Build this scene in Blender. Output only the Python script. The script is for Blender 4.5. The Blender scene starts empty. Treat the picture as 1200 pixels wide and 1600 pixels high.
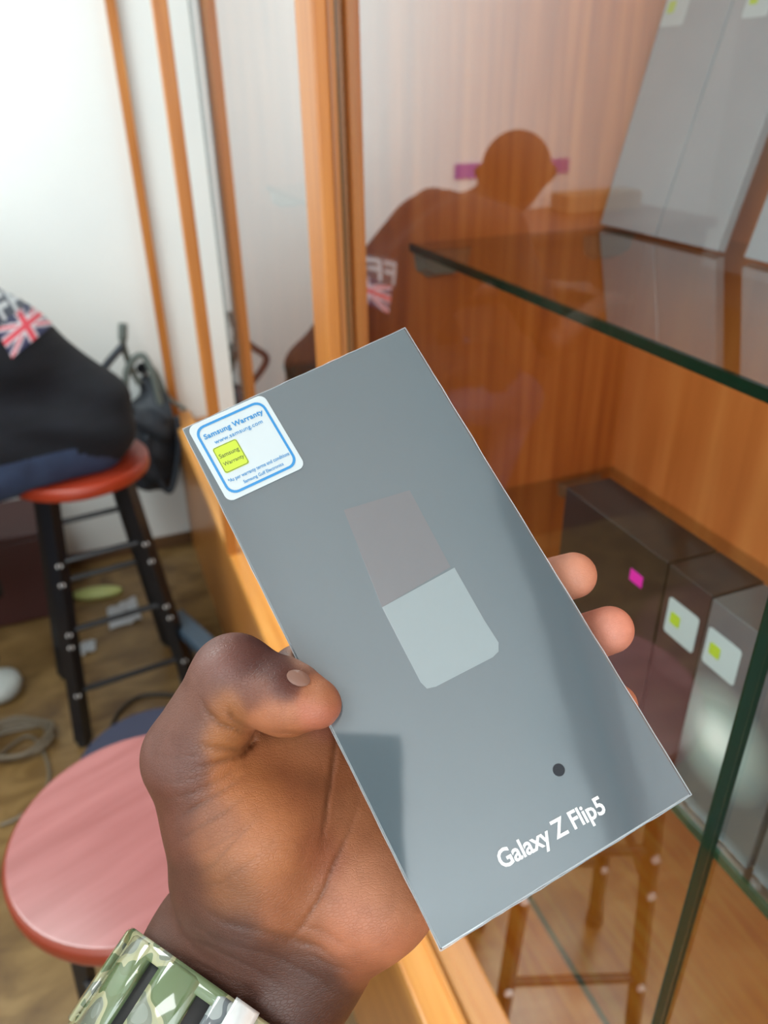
import bpy, bmesh, math, random
import numpy as np
from mathutils import Vector, Matrix
from mathutils.bvhtree import BVHTree
random.seed(4); np.random.seed(4)
sc = bpy.context.scene
COL = sc.collection
# ------------------------------------------------------------------ camera
FPX = 1202.0
def ray(x, y): return np.array([(x-600)/FPX, -(y-800)/FPX, -1.0])
_nz = ray(642, 2972); _Z = -_nz/np.linalg.norm(_nz)
_Y = ray(60, 142); _Y = _Y-_Y.dot(_Z)*_Z; _Y /= np.linalg.norm(_Y)
_X = np.cross(_Y, _Z)
ROT = np.array([_X, _Y, _Z])              # world = ROT @ camera
EYE = np.array([0, 0, 1.5])
def at(x, y, d): return EYE+ROT@ray(x, y)*d
def on(x, y, ax, v):
    r = ROT@ray(x, y); return EYE+r*((v-EYE[ax])/r[ax])
cam = bpy.data.cameras.new('camera'); cam_o = bpy.data.objects.new('camera', cam); COL.objects.link(cam_o)
m4 = Matrix.Identity(4)
for i in range(3):
    for j in range(3): m4[i][j] = ROT[i][j]
    m4[i][3] = EYE[i]
cam_o.matrix_world = m4
cam.sensor_fit = 'HORIZONTAL'; cam.sensor_width = 36; cam.lens = 36*FPX/1200
cam.clip_start = 0.01
cam.dof.use_dof = True; cam.dof.focus_distance = 0.245; cam.dof.aperture_fstop = 16
sc.camera = cam_o
# ------------------------------------------------------------------ light
w = bpy.data.worlds.new('world'); sc.world = w; w.use_nodes = True
w.node_tree.nodes['Background'].inputs[0].default_value = (.85, .93, 1, 1)
w.node_tree.nodes['Background'].inputs[1].default_value = 0.25
sc.view_settings.view_transform = 'Standard'; sc.view_settings.look = 'None'
sc.view_settings.gamma = 1; sc.view_settings.use_curve_mapping = False
sc.view_settings.exposure = 0.0
def area(name, loc, rot, sx, sy, power, col):
    l = bpy.data.lights.new(name, 'AREA'); l.shape = 'RECTANGLE'; l.size = sx; l.size_y = sy
    l.energy = power; l.color = col
    o = bpy.data.objects.new(name, l); COL.objects.link(o); o.location = loc; o.rotation_euler = rot
    return o
area('shopfront_daylight', (-.7, -1.95, 1.75), (math.radians(90), 0, 0), 2.2, 1.5, 52, (.86, .96, 1))
area('ceiling_lamp_light', (-.9, 1.5, 2.62), (0, 0, 0), 1.0, 1.0, 47, (.91, 1, .985))  # unseen lamp, added toward the far wall to brighten it
area('ceiling_lamp_light', (-.9, -.5, 2.62), (0, 0, 0), 1.0, .6, 17, (.97, .99, 1))

# ------------------------------------------------------------------ helpers
def link(o, parent=None):
    COL.objects.link(o)
    if parent is not None: o.parent = parent
    return o
def mesh(name, v, f, mat, parent=None, smooth=False):
    me = bpy.data.meshes.new(name); me.from_pydata([tuple(map(float, p)) for p in v], [], [tuple(int(i) for i in q) for q in f])
    if mat: me.materials.append(mat)
    if smooth: me.polygons.foreach_set('use_smooth', [True]*len(me.polygons))
    me.update()
    return link(bpy.data.objects.new(name, me), parent)
def bmobj(name, bm, mat, parent=None, smooth=False):
    me = bpy.data.meshes.new(name); bmesh.ops.recalc_face_normals(bm, faces=bm.faces[:]); bm.to_mesh(me); bm.free()
    if mat: me.materials.append(mat)
    if smooth: me.polygons.foreach_set('use_smooth', [True]*len(me.polygons))
    return link(bpy.data.objects.new(name, me), parent)
def box_bm(x0, x1, y0, y1, z0, z1, bev=0, seg=2, bm=None):
    bm = bm or bmesh.new(); n0 = len(bm.verts)
    vs = [bm.verts.new((x, y, z)) for x in (x0, x1) for y in (y0, y1) for z in (z0, z1)]
    fs = []
    for q in ((0,1,3,2),(4,6,7,5),(0,4,5,1),(2,3,7,6),(0,2,6,4),(1,5,7,3)): fs.append(bm.faces.new([vs[i] for i in q]))
    if bev:
        es = list({e for f in fs for e in f.edges})
        bmesh.ops.bevel(bm, geom=es, offset=bev, segments=seg, affect='EDGES', profile=.5)
    return bm
def box(name, x0, x1, y0, y1, z0, z1, mat, parent=None, bev=0, seg=2):
    return bmobj(name, box_bm(x0, x1, y0, y1, z0, z1, bev, seg), mat, parent)
def tube_bm(pts, r, seg=10, bm=None, closed=False, cap=True):
    bm = bm or bmesh.new(); pts = [Vector(p) for p in pts]; n = len(pts)
    rr = r if isinstance(r, (list, tuple)) else [r]*n; rings = []; up = None
    for i, p in enumerate(pts):
        a = pts[(i-1) % n] if (closed or i > 0) else p; b = pts[(i+1) % n] if (closed or i < n-1) else p
        t = (b-a).normalized()
        if up is None: up = Vector((0, 0, 1)) if abs(t.z) < .9 else Vector((1, 0, 0))
        s = t.cross(up).normalized(); up = s.cross(t).normalized()
        rings.append([bm.verts.new(p+(s*math.cos(2*math.pi*k/seg)+up*math.sin(2*math.pi*k/seg))*rr[i]) for k in range(seg)])
    for i in range(n if closed else n-1):
        A, B = rings[i], rings[(i+1) % n]
        for k in range(seg): bm.faces.new((A[k], A[(k+1) % seg], B[(k+1) % seg], B[k]))
    if cap and not closed: bm.faces.new(rings[0][::-1]); bm.faces.new(rings[-1])
    return bm
def lathe_bm(prof, seg=48, c=(0, 0, 0)):
    bm = bmesh.new(); rings = []
    for r, z in prof: rings.append([bm.verts.new((c[0]+r*math.cos(2*math.pi*k/seg), c[1]+r*math.sin(2*math.pi*k/seg), c[2]+z)) for k in range(seg)])
    for A, B in zip(rings, rings[1:]):
        for k in range(seg): bm.faces.new((A[k], A[(k+1) % seg], B[(k+1) % seg], B[k]))
    bm.faces.new(rings[0][::-1]); bm.faces.new(rings[-1]); return bm
def empty(name, loc=(0, 0, 0)):
    o = bpy.data.objects.new(name, None); o.location = loc; o.empty_display_size = .02; return link(o)
def tag(o, label, cat, group=None):
    o['label'] = label; o['category'] = cat
    if group: o['group'] = group
    return o
def struct(o): o['kind'] = 'structure'; return o
def copy_tree(o, parent=None):
    c = o.copy(); COL.objects.link(c)
    if parent is not None: c.parent = parent
    for ch in list(o.children): copy_tree(ch, c)
    return c

# ---- node materials
def mat(name, col=(.5,.5,.5), rough=.5, metal=0, **kw):
    m = bpy.data.materials.new(name); m.use_nodes = True; nt = m.node_tree; b = nt.nodes['Principled BSDF']
    b.inputs['Base Color'].default_value = (*col, 1); b.inputs['Roughness'].default_value = rough; b.inputs['Metallic'].default_value = metal
    for k, v in kw.items(): b.inputs[k.replace('_', ' ')].default_value = v
    return m
def N(m, t, **kw):
    n = m.node_tree.nodes.new(t)
    for k, v in kw.items(): setattr(n, k, v)
    return n
def L(m, a, b): m.node_tree.links.new(a, b)
def bsdf(m): return m.node_tree.nodes['Principled BSDF']
def ramp(m, stops):
    r = N(m, 'ShaderNodeValToRGB'); e = r.color_ramp.elements
    while len(e) < len(stops): e.new(.5)
    for i, (p, c) in enumerate(stops): e[i].position = p; e[i].color = (*c, 1)
    return r
def noisy(name, stops, scale=(1,1,1), nscale=5, rough=.5, detail=4, bump=0, dist=0, coords='Object', **kw):
    m = mat(name, rough=rough, **kw)
    tc = N(m, 'ShaderNodeTexCoord'); mp = N(m, 'ShaderNodeMapping'); mp.inputs['Scale'].default_value = scale
    nz = N(m, 'ShaderNodeTexNoise'); nz.inputs['Scale'].default_value = nscale; nz.inputs['Detail'].default_value = detail; nz.inputs['Distortion'].default_value = dist
    L(m, tc.outputs[coords], mp.inputs[0]); L(m, mp.outputs[0], nz.inputs['Vector'])
    r = ramp(m, stops); L(m, nz.outputs[0], r.inputs[0]); L(m, r.outputs[0], bsdf(m).inputs['Base Color'])
    if bump:
        b = N(m, 'ShaderNodeBump'); b.inputs['Strength'].default_value = bump; b.inputs['Distance'].default_value = .002
        L(m, nz.outputs[0], b.inputs['Height']); L(m, b.outputs[0], bsdf(m).inputs['Normal'])
    return m
WOODS = [(.25, (.38,.125,.022)), (.5, (.50,.18,.035)), (.75, (.60,.25,.06))]
wood_v = noisy('orange_wood_upright', WOODS, (26, 26, 1.1), 3, .32, 3)
wood_v2 = noisy('brown_wood_upright', [(.25,(.34,.12,.03)),(.75,(.46,.18,.05))], (26, 26, 1.1), 3, .35, 3)
wood_y = noisy('orange_wood_lengthwise', [(.25,(.62,.24,.045)),(.5,(.75,.33,.07)),(.75,(.85,.42,.12))], (26, 1.1, 26), 3, .28, 3)
wood_p = noisy('plinth_wood', [(.25,(.42,.155,.03)),(.5,(.52,.20,.04)),(.75,(.62,.27,.06))], (26, 1.1, 26), 3, .3, 3)
wood_in = noisy('inner_wood_panel', [(.25,(.42,.10,.012)),(.5,(.56,.155,.022)),(.75,(.70,.23,.045))], (22, 22, .9), 3, .4, 3)
wood_red = noisy('inner_wood_back', [(.25,(.58,.16,.03)),(.5,(.72,.22,.05)),(.75,(.82,.29,.075))], (22, 12, .9), 3, .45, 3)
wood_floor = noisy('inner_wood_bottom', [(.25,(.66,.15,.008)),(.5,(.85,.24,.018)),(.75,(.95,.40,.07))], (14, 1.5, 10), 3, .35, 4, dist=1.2)
plaster = noisy('white_plaster', [(.3,(.80,.84,.84)),(.7,(.84,.87,.86))], (1,1,1), 3, .7)
ceil_m = noisy('ceiling_paint', [(.3,(.82,.86,.88)),(.7,(.86,.88,.90))], (1,1,1), 2, .8)
floor_m = noisy('brown_vinyl_floor', [(.3,(.10,.052,.016)),(.5,(.18,.105,.036)),(.7,(.27,.17,.065))], (3, 5, 1), 2.2, .3, 6, dist=.8)
dark_wood = noisy('dark_brown_wood', [(.3,(.06,.02,.012)),(.7,(.11,.04,.02))], (20,20,1), 3, .5)
black_metal = mat('black_painted_metal', (.008,.009,.012), .35)
red_seat = noisy('red_laminate', [(.3,(.29,.095,.09)),(.55,(.33,.115,.11)),(.75,(.37,.135,.13))], (3, 30, 3), 2, .22, 3)
red_edge = mat('red_edge', (.22,.035,.016), .35)
bright_red = mat('red_vinyl_seat', (.33,.035,.012), .35)
navy = mat('navy_vinyl', (.018,.022,.05), .5)
slate = mat('slate_blue_plastic', (.045,.075,.11), .3)
white_paper = mat('white_paper', (.72,.75,.78), .6)
rubber = mat('dark_rubber', (.01,.01,.01), .7)
green_edge = mat('green_glass_edge', (.004,.022,.012), .12)
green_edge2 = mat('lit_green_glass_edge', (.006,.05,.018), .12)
clear_plastic = mat('clear_plastic', (.32,.30,.24), .25, Alpha=.75)

def glass(name, r0, k, p, tint, rough=0.012):
    m = bpy.data.materials.new(name); m.use_nodes = True; nt = m.node_tree; nt.nodes.clear()
    out = N(m, 'ShaderNodeOutputMaterial'); mix = N(m, 'ShaderNodeMixShader'); tr = N(m, 'ShaderNodeBsdfTransparent'); gl = N(m, 'ShaderNodeBsdfGlossy')
    tr.inputs[0].default_value = (*tint, 1); gl.inputs['Roughness'].default_value = rough
    lw = N(m, 'ShaderNodeLayerWeight'); lw.inputs['Blend'].default_value = .5
    pw = N(m, 'ShaderNodeMath', operation='POWER'); pw.inputs[1].default_value = p
    ma = N(m, 'ShaderNodeMath', operation='MULTIPLY_ADD'); ma.inputs[1].default_value = k; ma.inputs[2].default_value = r0
    geo = N(m, 'ShaderNodeNewGeometry'); inv = N(m, 'ShaderNodeMath', operation='SUBTRACT'); inv.inputs[0].default_value = 1
    mu = N(m, 'ShaderNodeMath', operation='MULTIPLY')
    L(m, lw.outputs['Facing'], pw.inputs[0]); L(m, pw.outputs[0], ma.inputs[0]); L(m, geo.outputs['Backfacing'], inv.inputs[1])
    mn = N(m, 'ShaderNodeMath', operation='MINIMUM'); mn.inputs[1].default_value = .72; L(m, ma.outputs[0], mn.inputs[0]); L(m, mn.outputs[0], mu.inputs[0]); L(m, inv.outputs[0], mu.inputs[1]); L(m, mu.outputs[0], mix.inputs[0])
    L(m, tr.outputs[0], mix.inputs[1]); L(m, gl.outputs[0], mix.inputs[2]); L(m, mix.outputs[0], out.inputs[0])
    return m
door_glass = glass('sliding_door_glass', .03, 2.2, 3.4, (.97,.99,.98))
shelf_glass = glass('shelf_glass', .10, .90, 2.6, (.93,.95,.91))

# ------------------------------------------------------------------ room
XR, YB, XL, YF, H = .80, 2.61, -1.9, -2.0, 2.7
struct(box('floor', XL, XR, YF, YB, -.05, 0, floor_m))
struct(box('ceiling', XL, XR, YF, YB, H, H+.05, ceil_m))
struct(box('wall_far', XL, XR, YB, YB+.05, 0, H, plaster))
struct(box('wall_right', XR, XR+.05, YF, YB, 0, H, plaster))
struct(box('wall_left', XL-.05, XL, YF, YB, 0, H, plaster))
struct(box('wall_near', XL, XR, YF-.05, YF, 0, H, plaster))
struct(box('baseboard_far', XL, .23, YB-.012, YB, 0, .045, noisy('brown_skirting', [(.3,(.10,.05,.02)),(.7,(.16,.08,.035))])))
# unseen ceiling lamps (made-up fixtures the lights sit in)
lampm = mat('lamp_housing', (.8,.8,.8), .5)
for i, (lx, ly, hx, hy) in enumerate(((-.9, 1.5, .52, .52), (-.9, -.5, .52, .32))):
    o = empty('ceiling_light', (lx, ly, 2.7))
    box('lamp_housing', -hx, hx, -hy, hy, -.055, 0, lampm, o, .005)
    tag(o, ['square white ceiling panel lamp over the bar stools', 'oblong white ceiling panel lamp behind the photographer'][i], 'ceiling light')

# ------------------------------------------------------------------ display cabinets
XF, XO, XG, XS, XBK = .240, .215, .263, .385, .735
SHZ = (1.332, .965, .594)
RAILZ = .52
def cabinet(y0, y1, label, doors, post_y, dark=False, base=None):
    base = base or y1
    c = empty('display_cabinet', (XF, y0, 0))
    def P(n, x0, x1, a, b, z0, z1, m, par=c, bev=0):
        o = box(n, x0-XF, x1-XF, a-y0, b-y0, z0, z1, m, par, bev); return o
    P('end_panel', XG+.014, XBK, y1-.018, y1, RAILZ, 2.6, wood_in)
    P('end_panel', XG+.014, XBK, y0, y0+.018, RAILZ, 2.6, wood_in)
    P('back_panel', XBK, XBK+.018, y0, y1, RAILZ, 2.6, wood_red)
    P('bottom_panel', XG+.014, XBK, y0+.018, y1-.018, RAILZ-.03, RAILZ-.002, wood_floor)
    P('top_panel', XG+.014, XBK, y0, y1, 2.6, 2.62, wood_in)
    P('fascia_board', XF-.03, XG-.006, y0, y1, 2.55, 2.699, dark_wood)
    P('plinth', XO+.002, XBK, y0, base, 0, RAILZ-.032, wood_p)
    P('bottom_rail', XO, XG+.016, y0, base, RAILZ-.03, RAILZ, wood_y, bev=.003)
    P('door_track', XG-.008, XG-.003, y0+.02, y1-.02, RAILZ, RAILZ+.006, wood_y)
    for z in SHZ:
        s = P('glass_shelf', XS+.003, XBK, y0+.02, y1-.02, z-.008, z, shelf_glass)
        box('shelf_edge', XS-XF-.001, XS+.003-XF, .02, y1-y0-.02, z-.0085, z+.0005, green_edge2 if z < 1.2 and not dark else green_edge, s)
        for yy, xx in ((y1-.018, XS+.045), (y1-.018, XBK-.06), (y0+.018, XS+.045)):
            sg = -1 if yy > (y0+y1)/2 else 1
            bm = bmesh.new()
            pr = [(-.04, -.0), (.04, -.0), (.032, -.026), (.012, -.034), (-.02, -.034), (-.036, -.024)]
            a = [bm.verts.new((xx-XF+px, yy-y0, z-.009+pz)) for px, pz in pr]; b = [bm.verts.new((xx-XF+px*.8, yy-y0+sg*.016, z-.009+pz*.8)) for px, pz in pr]
            bm.faces.new(a); bm.faces.new(b[::-1])
            for i in range(6): bm.faces.new((a[i], a[(i+1) % 6], b[(i+1) % 6], b[i]))
            bmobj('shelf_bracket', bm, clear_plastic, s)
    for (a, b, dx, wide) in doors:
        g = P('glass_door', XG+dx, XG+dx+.005, a, b, RAILZ+.002, 2.55, door_glass)
        for e in (a, b):
            box('polished_edge', XG+dx-XF-.0006, XG+dx+.0056-XF, e-y0-.0012*wide, e-y0+.0012*wide, RAILZ+.002, 2.55, green_edge, g)
    for (a, b, x0, x1, m) in post_y:
        P('stile', x0, x1, a, b, RAILZ, 2.55, m, bev=.002)
    tag(c, label, 'cabinet'); return c
pale_wood = noisy('pale_reflecting_wood', [(.3,(.60,.30,.12)),(.7,(.72,.40,.18))], (26,26,1), 3, .2)
near = cabinet(-1.95, .918, 'near orange-wood glass display cabinet holding the dark boxes, right of the big post',
    [(.2025, .785, 0, .5), (-1.9, .2035, .0075, .5)],
    [(.782, .838, XF, .2545, wood_v), (.786, .838, .2555, .282, wood_v2)])
far = cabinet(.922, 1.64, 'far orange-wood glass display cabinet beyond the big post, toward the white end wall',
    [(1.478, 1.60, .0075, 3.5), (.845, 1.470, 0, 1)],
    [(1.60, 1.622, .209, .235, wood_v)], True, YB-.002)
struct(box('trim_1', .213, .240, YB-.03, YB-.001, RAILZ, 2.69, wood_v))

# ------------------------------------------------------------------ phone boxes
BW = .087; SC = BW/.33027922619630984
TLp = at(285, 670, SC); TRp = at(633, 512, SC*1.0573); BRp = at(1085, 1240, SC*.879); BLp = at(693, 1483, SC*.8217)
UX = (TRp-TLp)/np.linalg.norm(TRp-TLp); UY = BLp-TLp; UY = UY-UY.dot(UX)*UX; BH = np.linalg.norm(UY); UY /= BH
UN = np.cross(UY, UX); 
if UN.dot(EYE-TLp) < 0: UN = -UN
BT = .026
def bm4(origin, ux, uy, uz):
    M = Matrix.Identity(4)
    for i in range(3): M[i][0] = ux[i]; M[i][1] = uy[i]; M[i][2] = uz[i]; M[i][3] = origin[i]
    return M
# local frame of the held box: x right, y up (from bottom-left corner), z out of the face
BORG = TLp+UY*BH
MB = bm4(BORG, UX, -UY, UN)
def buv(x, y):
    r = ROT@ray(x, y); t = (BORG-EYE).dot(UN)/r.dot(UN); P = EYE+r*t-BORG
    return P.dot(UX), -P.dot(UY)
box_m = noisy('slate_grey_box_print', [(.3,(.058,.092,.110)),(.7,(.066,.100,.118))], (1,1,1), 6, .45)
b_ = bsdf(box_m); b_.inputs['Coat Weight'].default_value = 1; b_.inputs['Coat IOR'].default_value = 2.3; b_.inputs['Coat Roughness'].default_value = .06
def film(m, strength=.12):
    tc = N(m, 'ShaderNodeTexCoord'); nz = N(m, 'ShaderNodeTexNoise'); nz.inputs['Scale'].default_value = 22; nz.inputs['Detail'].default_value = 2
    bp = N(m, 'ShaderNodeBump'); bp.inputs['Strength'].default_value = strength; bp.inputs['Distance'].default_value = .0012
    L(m, tc.outputs['Object'], nz.inputs['Vector']); L(m, nz.outputs[0], bp.inputs['Height']); L(m, bp.outputs[0], bsdf(m).inputs['Coat Normal'])
film(box_m)
side_m = mat('box_side', (.03,.04,.055), .25); bsdf(side_m).inputs['Coat Weight'].default_value = 1
held = empty('phone_box'); held.matrix_world = MB
ob = box('box_lid', 0, BW, 0, BH, -BT, 0, side_m, held, .0006, 2)
ob.data.materials.append(box_m)
for p in ob.data.polygons:
    if p.normal.z > .9: p.material_index = 1
# clear film seams round the edges
film_m = mat('clear_film_edge', (.55,.62,.66), .12, Alpha=.4)
bm = bmesh.new()
loop = [(0, 0, 0), (BW, 0, 0), (BW, BH, 0), (0, BH, 0)]
for a, b in zip(loop, loop[1:]+loop[:1]):
    n = 26; pts = []
    for i in range(n+1):
        t = i/n; pts.append((a[0]+(b[0]-a[0])*t+random.uniform(-.00012,.00012), a[1]+(b[1]-a[1])*t+random.uniform(-.00012,.00012), -.0002+random.uniform(-.00015,.00015)))
    tube_bm(pts, .0002, 5, bm)
bmobj('film_seam', bm, film_m, held)
def plate_bm(pts, z0, z1):
    bm = bmesh.new(); a = [bm.verts.new((x, y, z1)) for x, y in pts]; b = [bm.verts.new((x, y, z0)) for x, y in pts]
    bm.faces.new(a); bm.faces.new(b[::-1]); n = len(pts)
    for i in range(n): bm.faces.new((a[i], b[i], b[(i+1) % n], a[(i+1) % n]))
    return bm
def rrect(x0, y0, x1, y1, r, k=6):
    out = []
    for cx, cy, a0 in ((x1-r, y1-r, 0), (x0+r, y1-r, 90), (x0+r, y0+r, 180), (x1-r, y0+r, 270)):
        for i in range(k+1):
            a = math.radians(a0+90*i/k); out.append((cx+r*math.cos(a), cy+r*math.sin(a)))
    return out
def coated(name, col, rough=.4):
    m = mat(name, col, rough); b = bsdf(m); b.inputs['Coat Weight'].default_value = 1; b.inputs['Coat IOR'].default_value = 2.3; b.inputs['Coat Roughness'].default_value = .06; film(m); return m
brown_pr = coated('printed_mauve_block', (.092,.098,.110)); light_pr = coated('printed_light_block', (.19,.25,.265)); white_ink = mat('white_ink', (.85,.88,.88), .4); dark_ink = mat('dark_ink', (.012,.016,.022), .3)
def quad_on_box(name, px, m, z=.00012):
    return bmobj(name, plate_bm([buv(*p) for p in px], 0.00001, z), m, held)
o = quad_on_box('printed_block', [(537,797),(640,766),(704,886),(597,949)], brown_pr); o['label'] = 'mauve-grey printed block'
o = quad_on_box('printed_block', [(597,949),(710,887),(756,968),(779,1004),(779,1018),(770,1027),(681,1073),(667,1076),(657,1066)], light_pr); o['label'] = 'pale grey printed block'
cu, cv = buv(873, 1203)
o = bmobj('printed_dot', plate_bm([(cu+.00185*math.cos(a), cv+.00185*math.sin(a)) for a in np.linspace(0, 2*math.pi, 24, endpoint=False)], 0.00001, .00014), dark_ink, held)
def text_mesh(s, bold=0, spacing=1.0):
    cu_ = bpy.data.curves.new('t', 'FONT'); cu_.body = s; cu_.size = 1; cu_.offset = bold; cu_.space_character = spacing; cu_.resolution_u = 3
    to = bpy.data.objects.new('t', cu_); COL.objects.link(to); bpy.context.view_layer.update()
    me = bpy.data.meshes.new_from_object(to.evaluated_get(bpy.context.evaluated_depsgraph_get()))
    bpy.data.objects.remove(to); bpy.data.curves.remove(cu_); return me
def lettering(name, s, p0, p1, m, parent, z, bold=0, hscale=1.0, spacing=1.0):
    """baseline runs from local 2-D point p0 to p1 of the parent frame"""
    me = text_mesh(s, bold, spacing); xs = [v.co.x for v in me.vertices]; x0, x1 = min(xs), max(xs)
    d = Vector((p1[0]-p0[0], p1[1]-p0[1])); k = d.length/(x1-x0); d.normalize(); nrm = Vector((-d.y, d.x))
    for v in me.vertices:
        q = Vector(p0)+d*(v.co.x-x0)*k+nrm*v.co.y*k*hscale; v.co = (q.x, q.y, z)
    me.materials.clear(); me.materials.append(m); me.name = name
    if me.polygons and me.polygons[0].normal.z < 0: me.flip_normals()
    return link(bpy.data.objects.new(name, me), parent)
lettering('lettering', 'Galaxy Z Flip5', buv(785, 1358), buv(948, 1268), white_ink, held, .0002, .02, 1.14, .98)
tag(held, 'slate grey film-wrapped phone box with warranty sticker, held up in the hand', 'box')
# the warranty sticker
paper = mat('sticker_paper', (.50,.58,.60), .35); bsdf(paper).inputs['Coat Weight'].default_value = .6
cyan = mat('sticker_cyan', (.02,.22,.50), .4); lime = mat('sticker_lime', (.46,.60,.035), .4); olive = mat('sticker_olive_ink', (.10,.13,.02), .4)
def sticker(parent, A, B, D, z0, full=True, kz=1.0, label=None):
    """A,B,D: top-left, top-right, bottom-left corners in the parent's frame"""
    A, B, D = map(Vector, (A, B, D)); ux = (B-A); uy = (D-A)
    def T(pts): return [tuple(A+ux*x+uy*y) for x, y in pts][::-1]
    st = bmobj('warranty_sticker', plate_bm(T(rrect(0, 0, 1, 1, .09)), z0, z0+.0002*kz), paper, parent)
    if full:
        out = T(rrect(.055, .055, .945, .945, .12)); inn = T(rrect(.085, .085, .915, .915, .095)); bm = bmesh.new(); zz = z0+.00032*kz
        a = [bm.verts.new((x, y, zz)) for x, y in out]; b = [bm.verts.new((x, y, zz)) for x, y in inn]; n = len(a)
        for i in range(n): bm.faces.new((a[i], a[(i+1) % n], b[(i+1) % n], b[i]))
        ring = bmobj('blue_border', bm, cyan, st)
        q = lambda x, y: tuple(A+ux*x+uy*y)
        bm = plate_bm(T(rrect(.135, .36, .445, .69, .03)), z0+.00022*kz, z0+.00034*kz); bmobj('yellow_square', bm, lime, st)
        zz = z0+.0004*kz
        out = T(rrect(.14, .365, .44, .685, .03)); inn = T(rrect(.147, .372, .433, .678, .025)); bm = bmesh.new()
        a = [bm.verts.new((x, y, zz)) for x, y in out]; b = [bm.verts.new((x, y, zz)) for x, y in inn]; n = len(a)
        for i in range(n): bm.faces.new((a[i], a[(i+1) % n], b[(i+1) % n], b[i]))
        bmobj('square_outline', bm, olive, st)
        lettering('lettering', 'Samsung Warranty', q(.12, .225), q(.885, .225), cyan, st, zz, .028, 1.0, 1.05)
        lettering('lettering', 'www.samsung.com', q(.20, .325), q(.82, .325), cyan, st, zz, .008, 1.0, 1.05)
        lettering('lettering', 'Samsung', q(.165, .505), q(.415, .505), olive, st, zz, .012, 1.1)
        lettering('lettering', 'Warranty', q(.165, .605), q(.425, .605), olive, st, zz, .012, 1.1)
        lettering('lettering', '*As per warranty terms and conditions', q(.12, .80), q(.90, .80), cyan, st, zz, .012, 1.35)
        lettering('lettering', 'Samsung Gulf Electronics', q(.27, .88), q(.78, .88), cyan, st, zz, .012, 1.2)
    else:
        bmobj('yellow_square', plate_bm(T(rrect(.14, .34, .46, .66, .05)), z0+.0003*kz, z0+.0006*kz), lime, st)
    return st
sticker(held, buv(292, 669), buv(411, 616), buv(357, 786), .0002)

# boxes standing in the cabinet
cab_face = noisy('dark_phone_box_print', [(.3,(.014,.008,.008)),(.7,(.022,.014,.015))], (1,1,1), 8, .3)
bsdf(cab_face).inputs['Coat Weight'].default_value = 1; bsdf(cab_face).inputs['Coat Roughness'].default_value = .08
film(cab_face, .25)
reflected_grey_face = noisy('graphite_phone_box_print', [(.3,(.30,.33,.36)),(.7,(.36,.38,.41))], (1,1,1), 8, .3)  # dark boxes; the grey of the reflected wall is put into the base colour
bsdf(reflected_grey_face).inputs['Coat Weight'].default_value = 1; film(reflected_grey_face, .3)
graph_face = noisy('graphite_phone_box_print', [(.3,(.08,.09,.10)),(.7,(.11,.12,.13))], (1,1,1), 8, .3); bsdf(graph_face).inputs['Coat Weight'].default_value = 1
glare_face = mat('silver_graded_box_print', (.1,.12,.14), .25)
def paint_glare():  # pale disc imitates a light's glare, put into the face colour
    m = glare_face; tc = N(m, 'ShaderNodeTexCoord'); mp = N(m, 'ShaderNodeMapping'); mp.inputs['Location'].default_value = (-.034, -.088, 0)
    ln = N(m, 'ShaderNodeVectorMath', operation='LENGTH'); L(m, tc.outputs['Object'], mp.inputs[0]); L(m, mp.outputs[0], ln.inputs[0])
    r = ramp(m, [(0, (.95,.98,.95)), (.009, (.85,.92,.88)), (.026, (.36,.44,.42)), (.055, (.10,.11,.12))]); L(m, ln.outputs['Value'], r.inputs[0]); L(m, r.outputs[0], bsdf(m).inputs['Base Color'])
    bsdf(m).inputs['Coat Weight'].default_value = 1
paint_glare()
magenta = mat('magenta_tape', (.80,.01,.42), .4)
def cabbox(loc, wd, ht, dp, face, lean=0, label='', stick=None, pink=None, grp=None):
    """frame: x runs along the cabinet toward the viewer (-Y), y up, z out through the glass (-X)"""
    c, s = math.cos(lean), math.sin(lean)
    M = bm4(loc, (0, -1, 0), (s, 0, c), (-c, 0, s))
    e = empty('phone_box'); e.matrix_world = M
    box('box_shell', 0, wd, 0, ht, -dp, 0, face, e, .0008, 2)
    if stick: x, y, sz = stick; sticker(e, (x, y), (x+sz, y), (x, y-sz), .0001, False, 1.2)
    if pink: x, y = pink; bmobj('pink_tape', plate_bm([(x, y), (x+.016, y), (x+.016, y+.011), (x, y+.011)], .0001, .0006), magenta, e)
    tag(e, label, 'box', grp); return e
z2 = SHZ[1]+.0008
cabbox((.395, .545, z2), .145, .198, .05, cab_face, 0, 'wide dark brown box with a pink tape piece on the middle shelf', None, (.105, .158))
cabbox((.395, .398, z2), .048, .198, .05, cab_face, 0, 'narrow dark box with white sticker beside the pink-taped box', (.007, .172, .034))
cabbox((.393, .348, z2), .088, .198, .05, glare_face, 0, 'box with silvery glowing print and white sticker at the glass door edge', (.003, .175, .033))
cabbox((.395, .256, z2), .088, .198, .05, graph_face, 0, 'plain graphite box just right of the glass door edge on the middle shelf')
cabbox((.395, .164, z2), .088, .198, .05, graph_face, 0, 'plain graphite box at the right edge of the photo on the middle shelf')
z1 = SHZ[0]+.0045
lean = math.atan2(.065, .27)
cabbox((.655, .893, z1), .110, .275, .012, reflected_grey_face, lean, 'tall grey box with white sticker leaning on the back panel, left of the top shelf', (.001, .266, .040))
cabbox((.655, .781, z1), .102, .275, .012, reflected_grey_face, lean, 'second tall grey leaning box on the top shelf, before the gap', (.02, .262, .036))
cabbox((.655, .640, z1), .100, .275, .012, reflected_grey_face, lean, 'tall grey leaning box on the top shelf, right of the gap')

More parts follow.
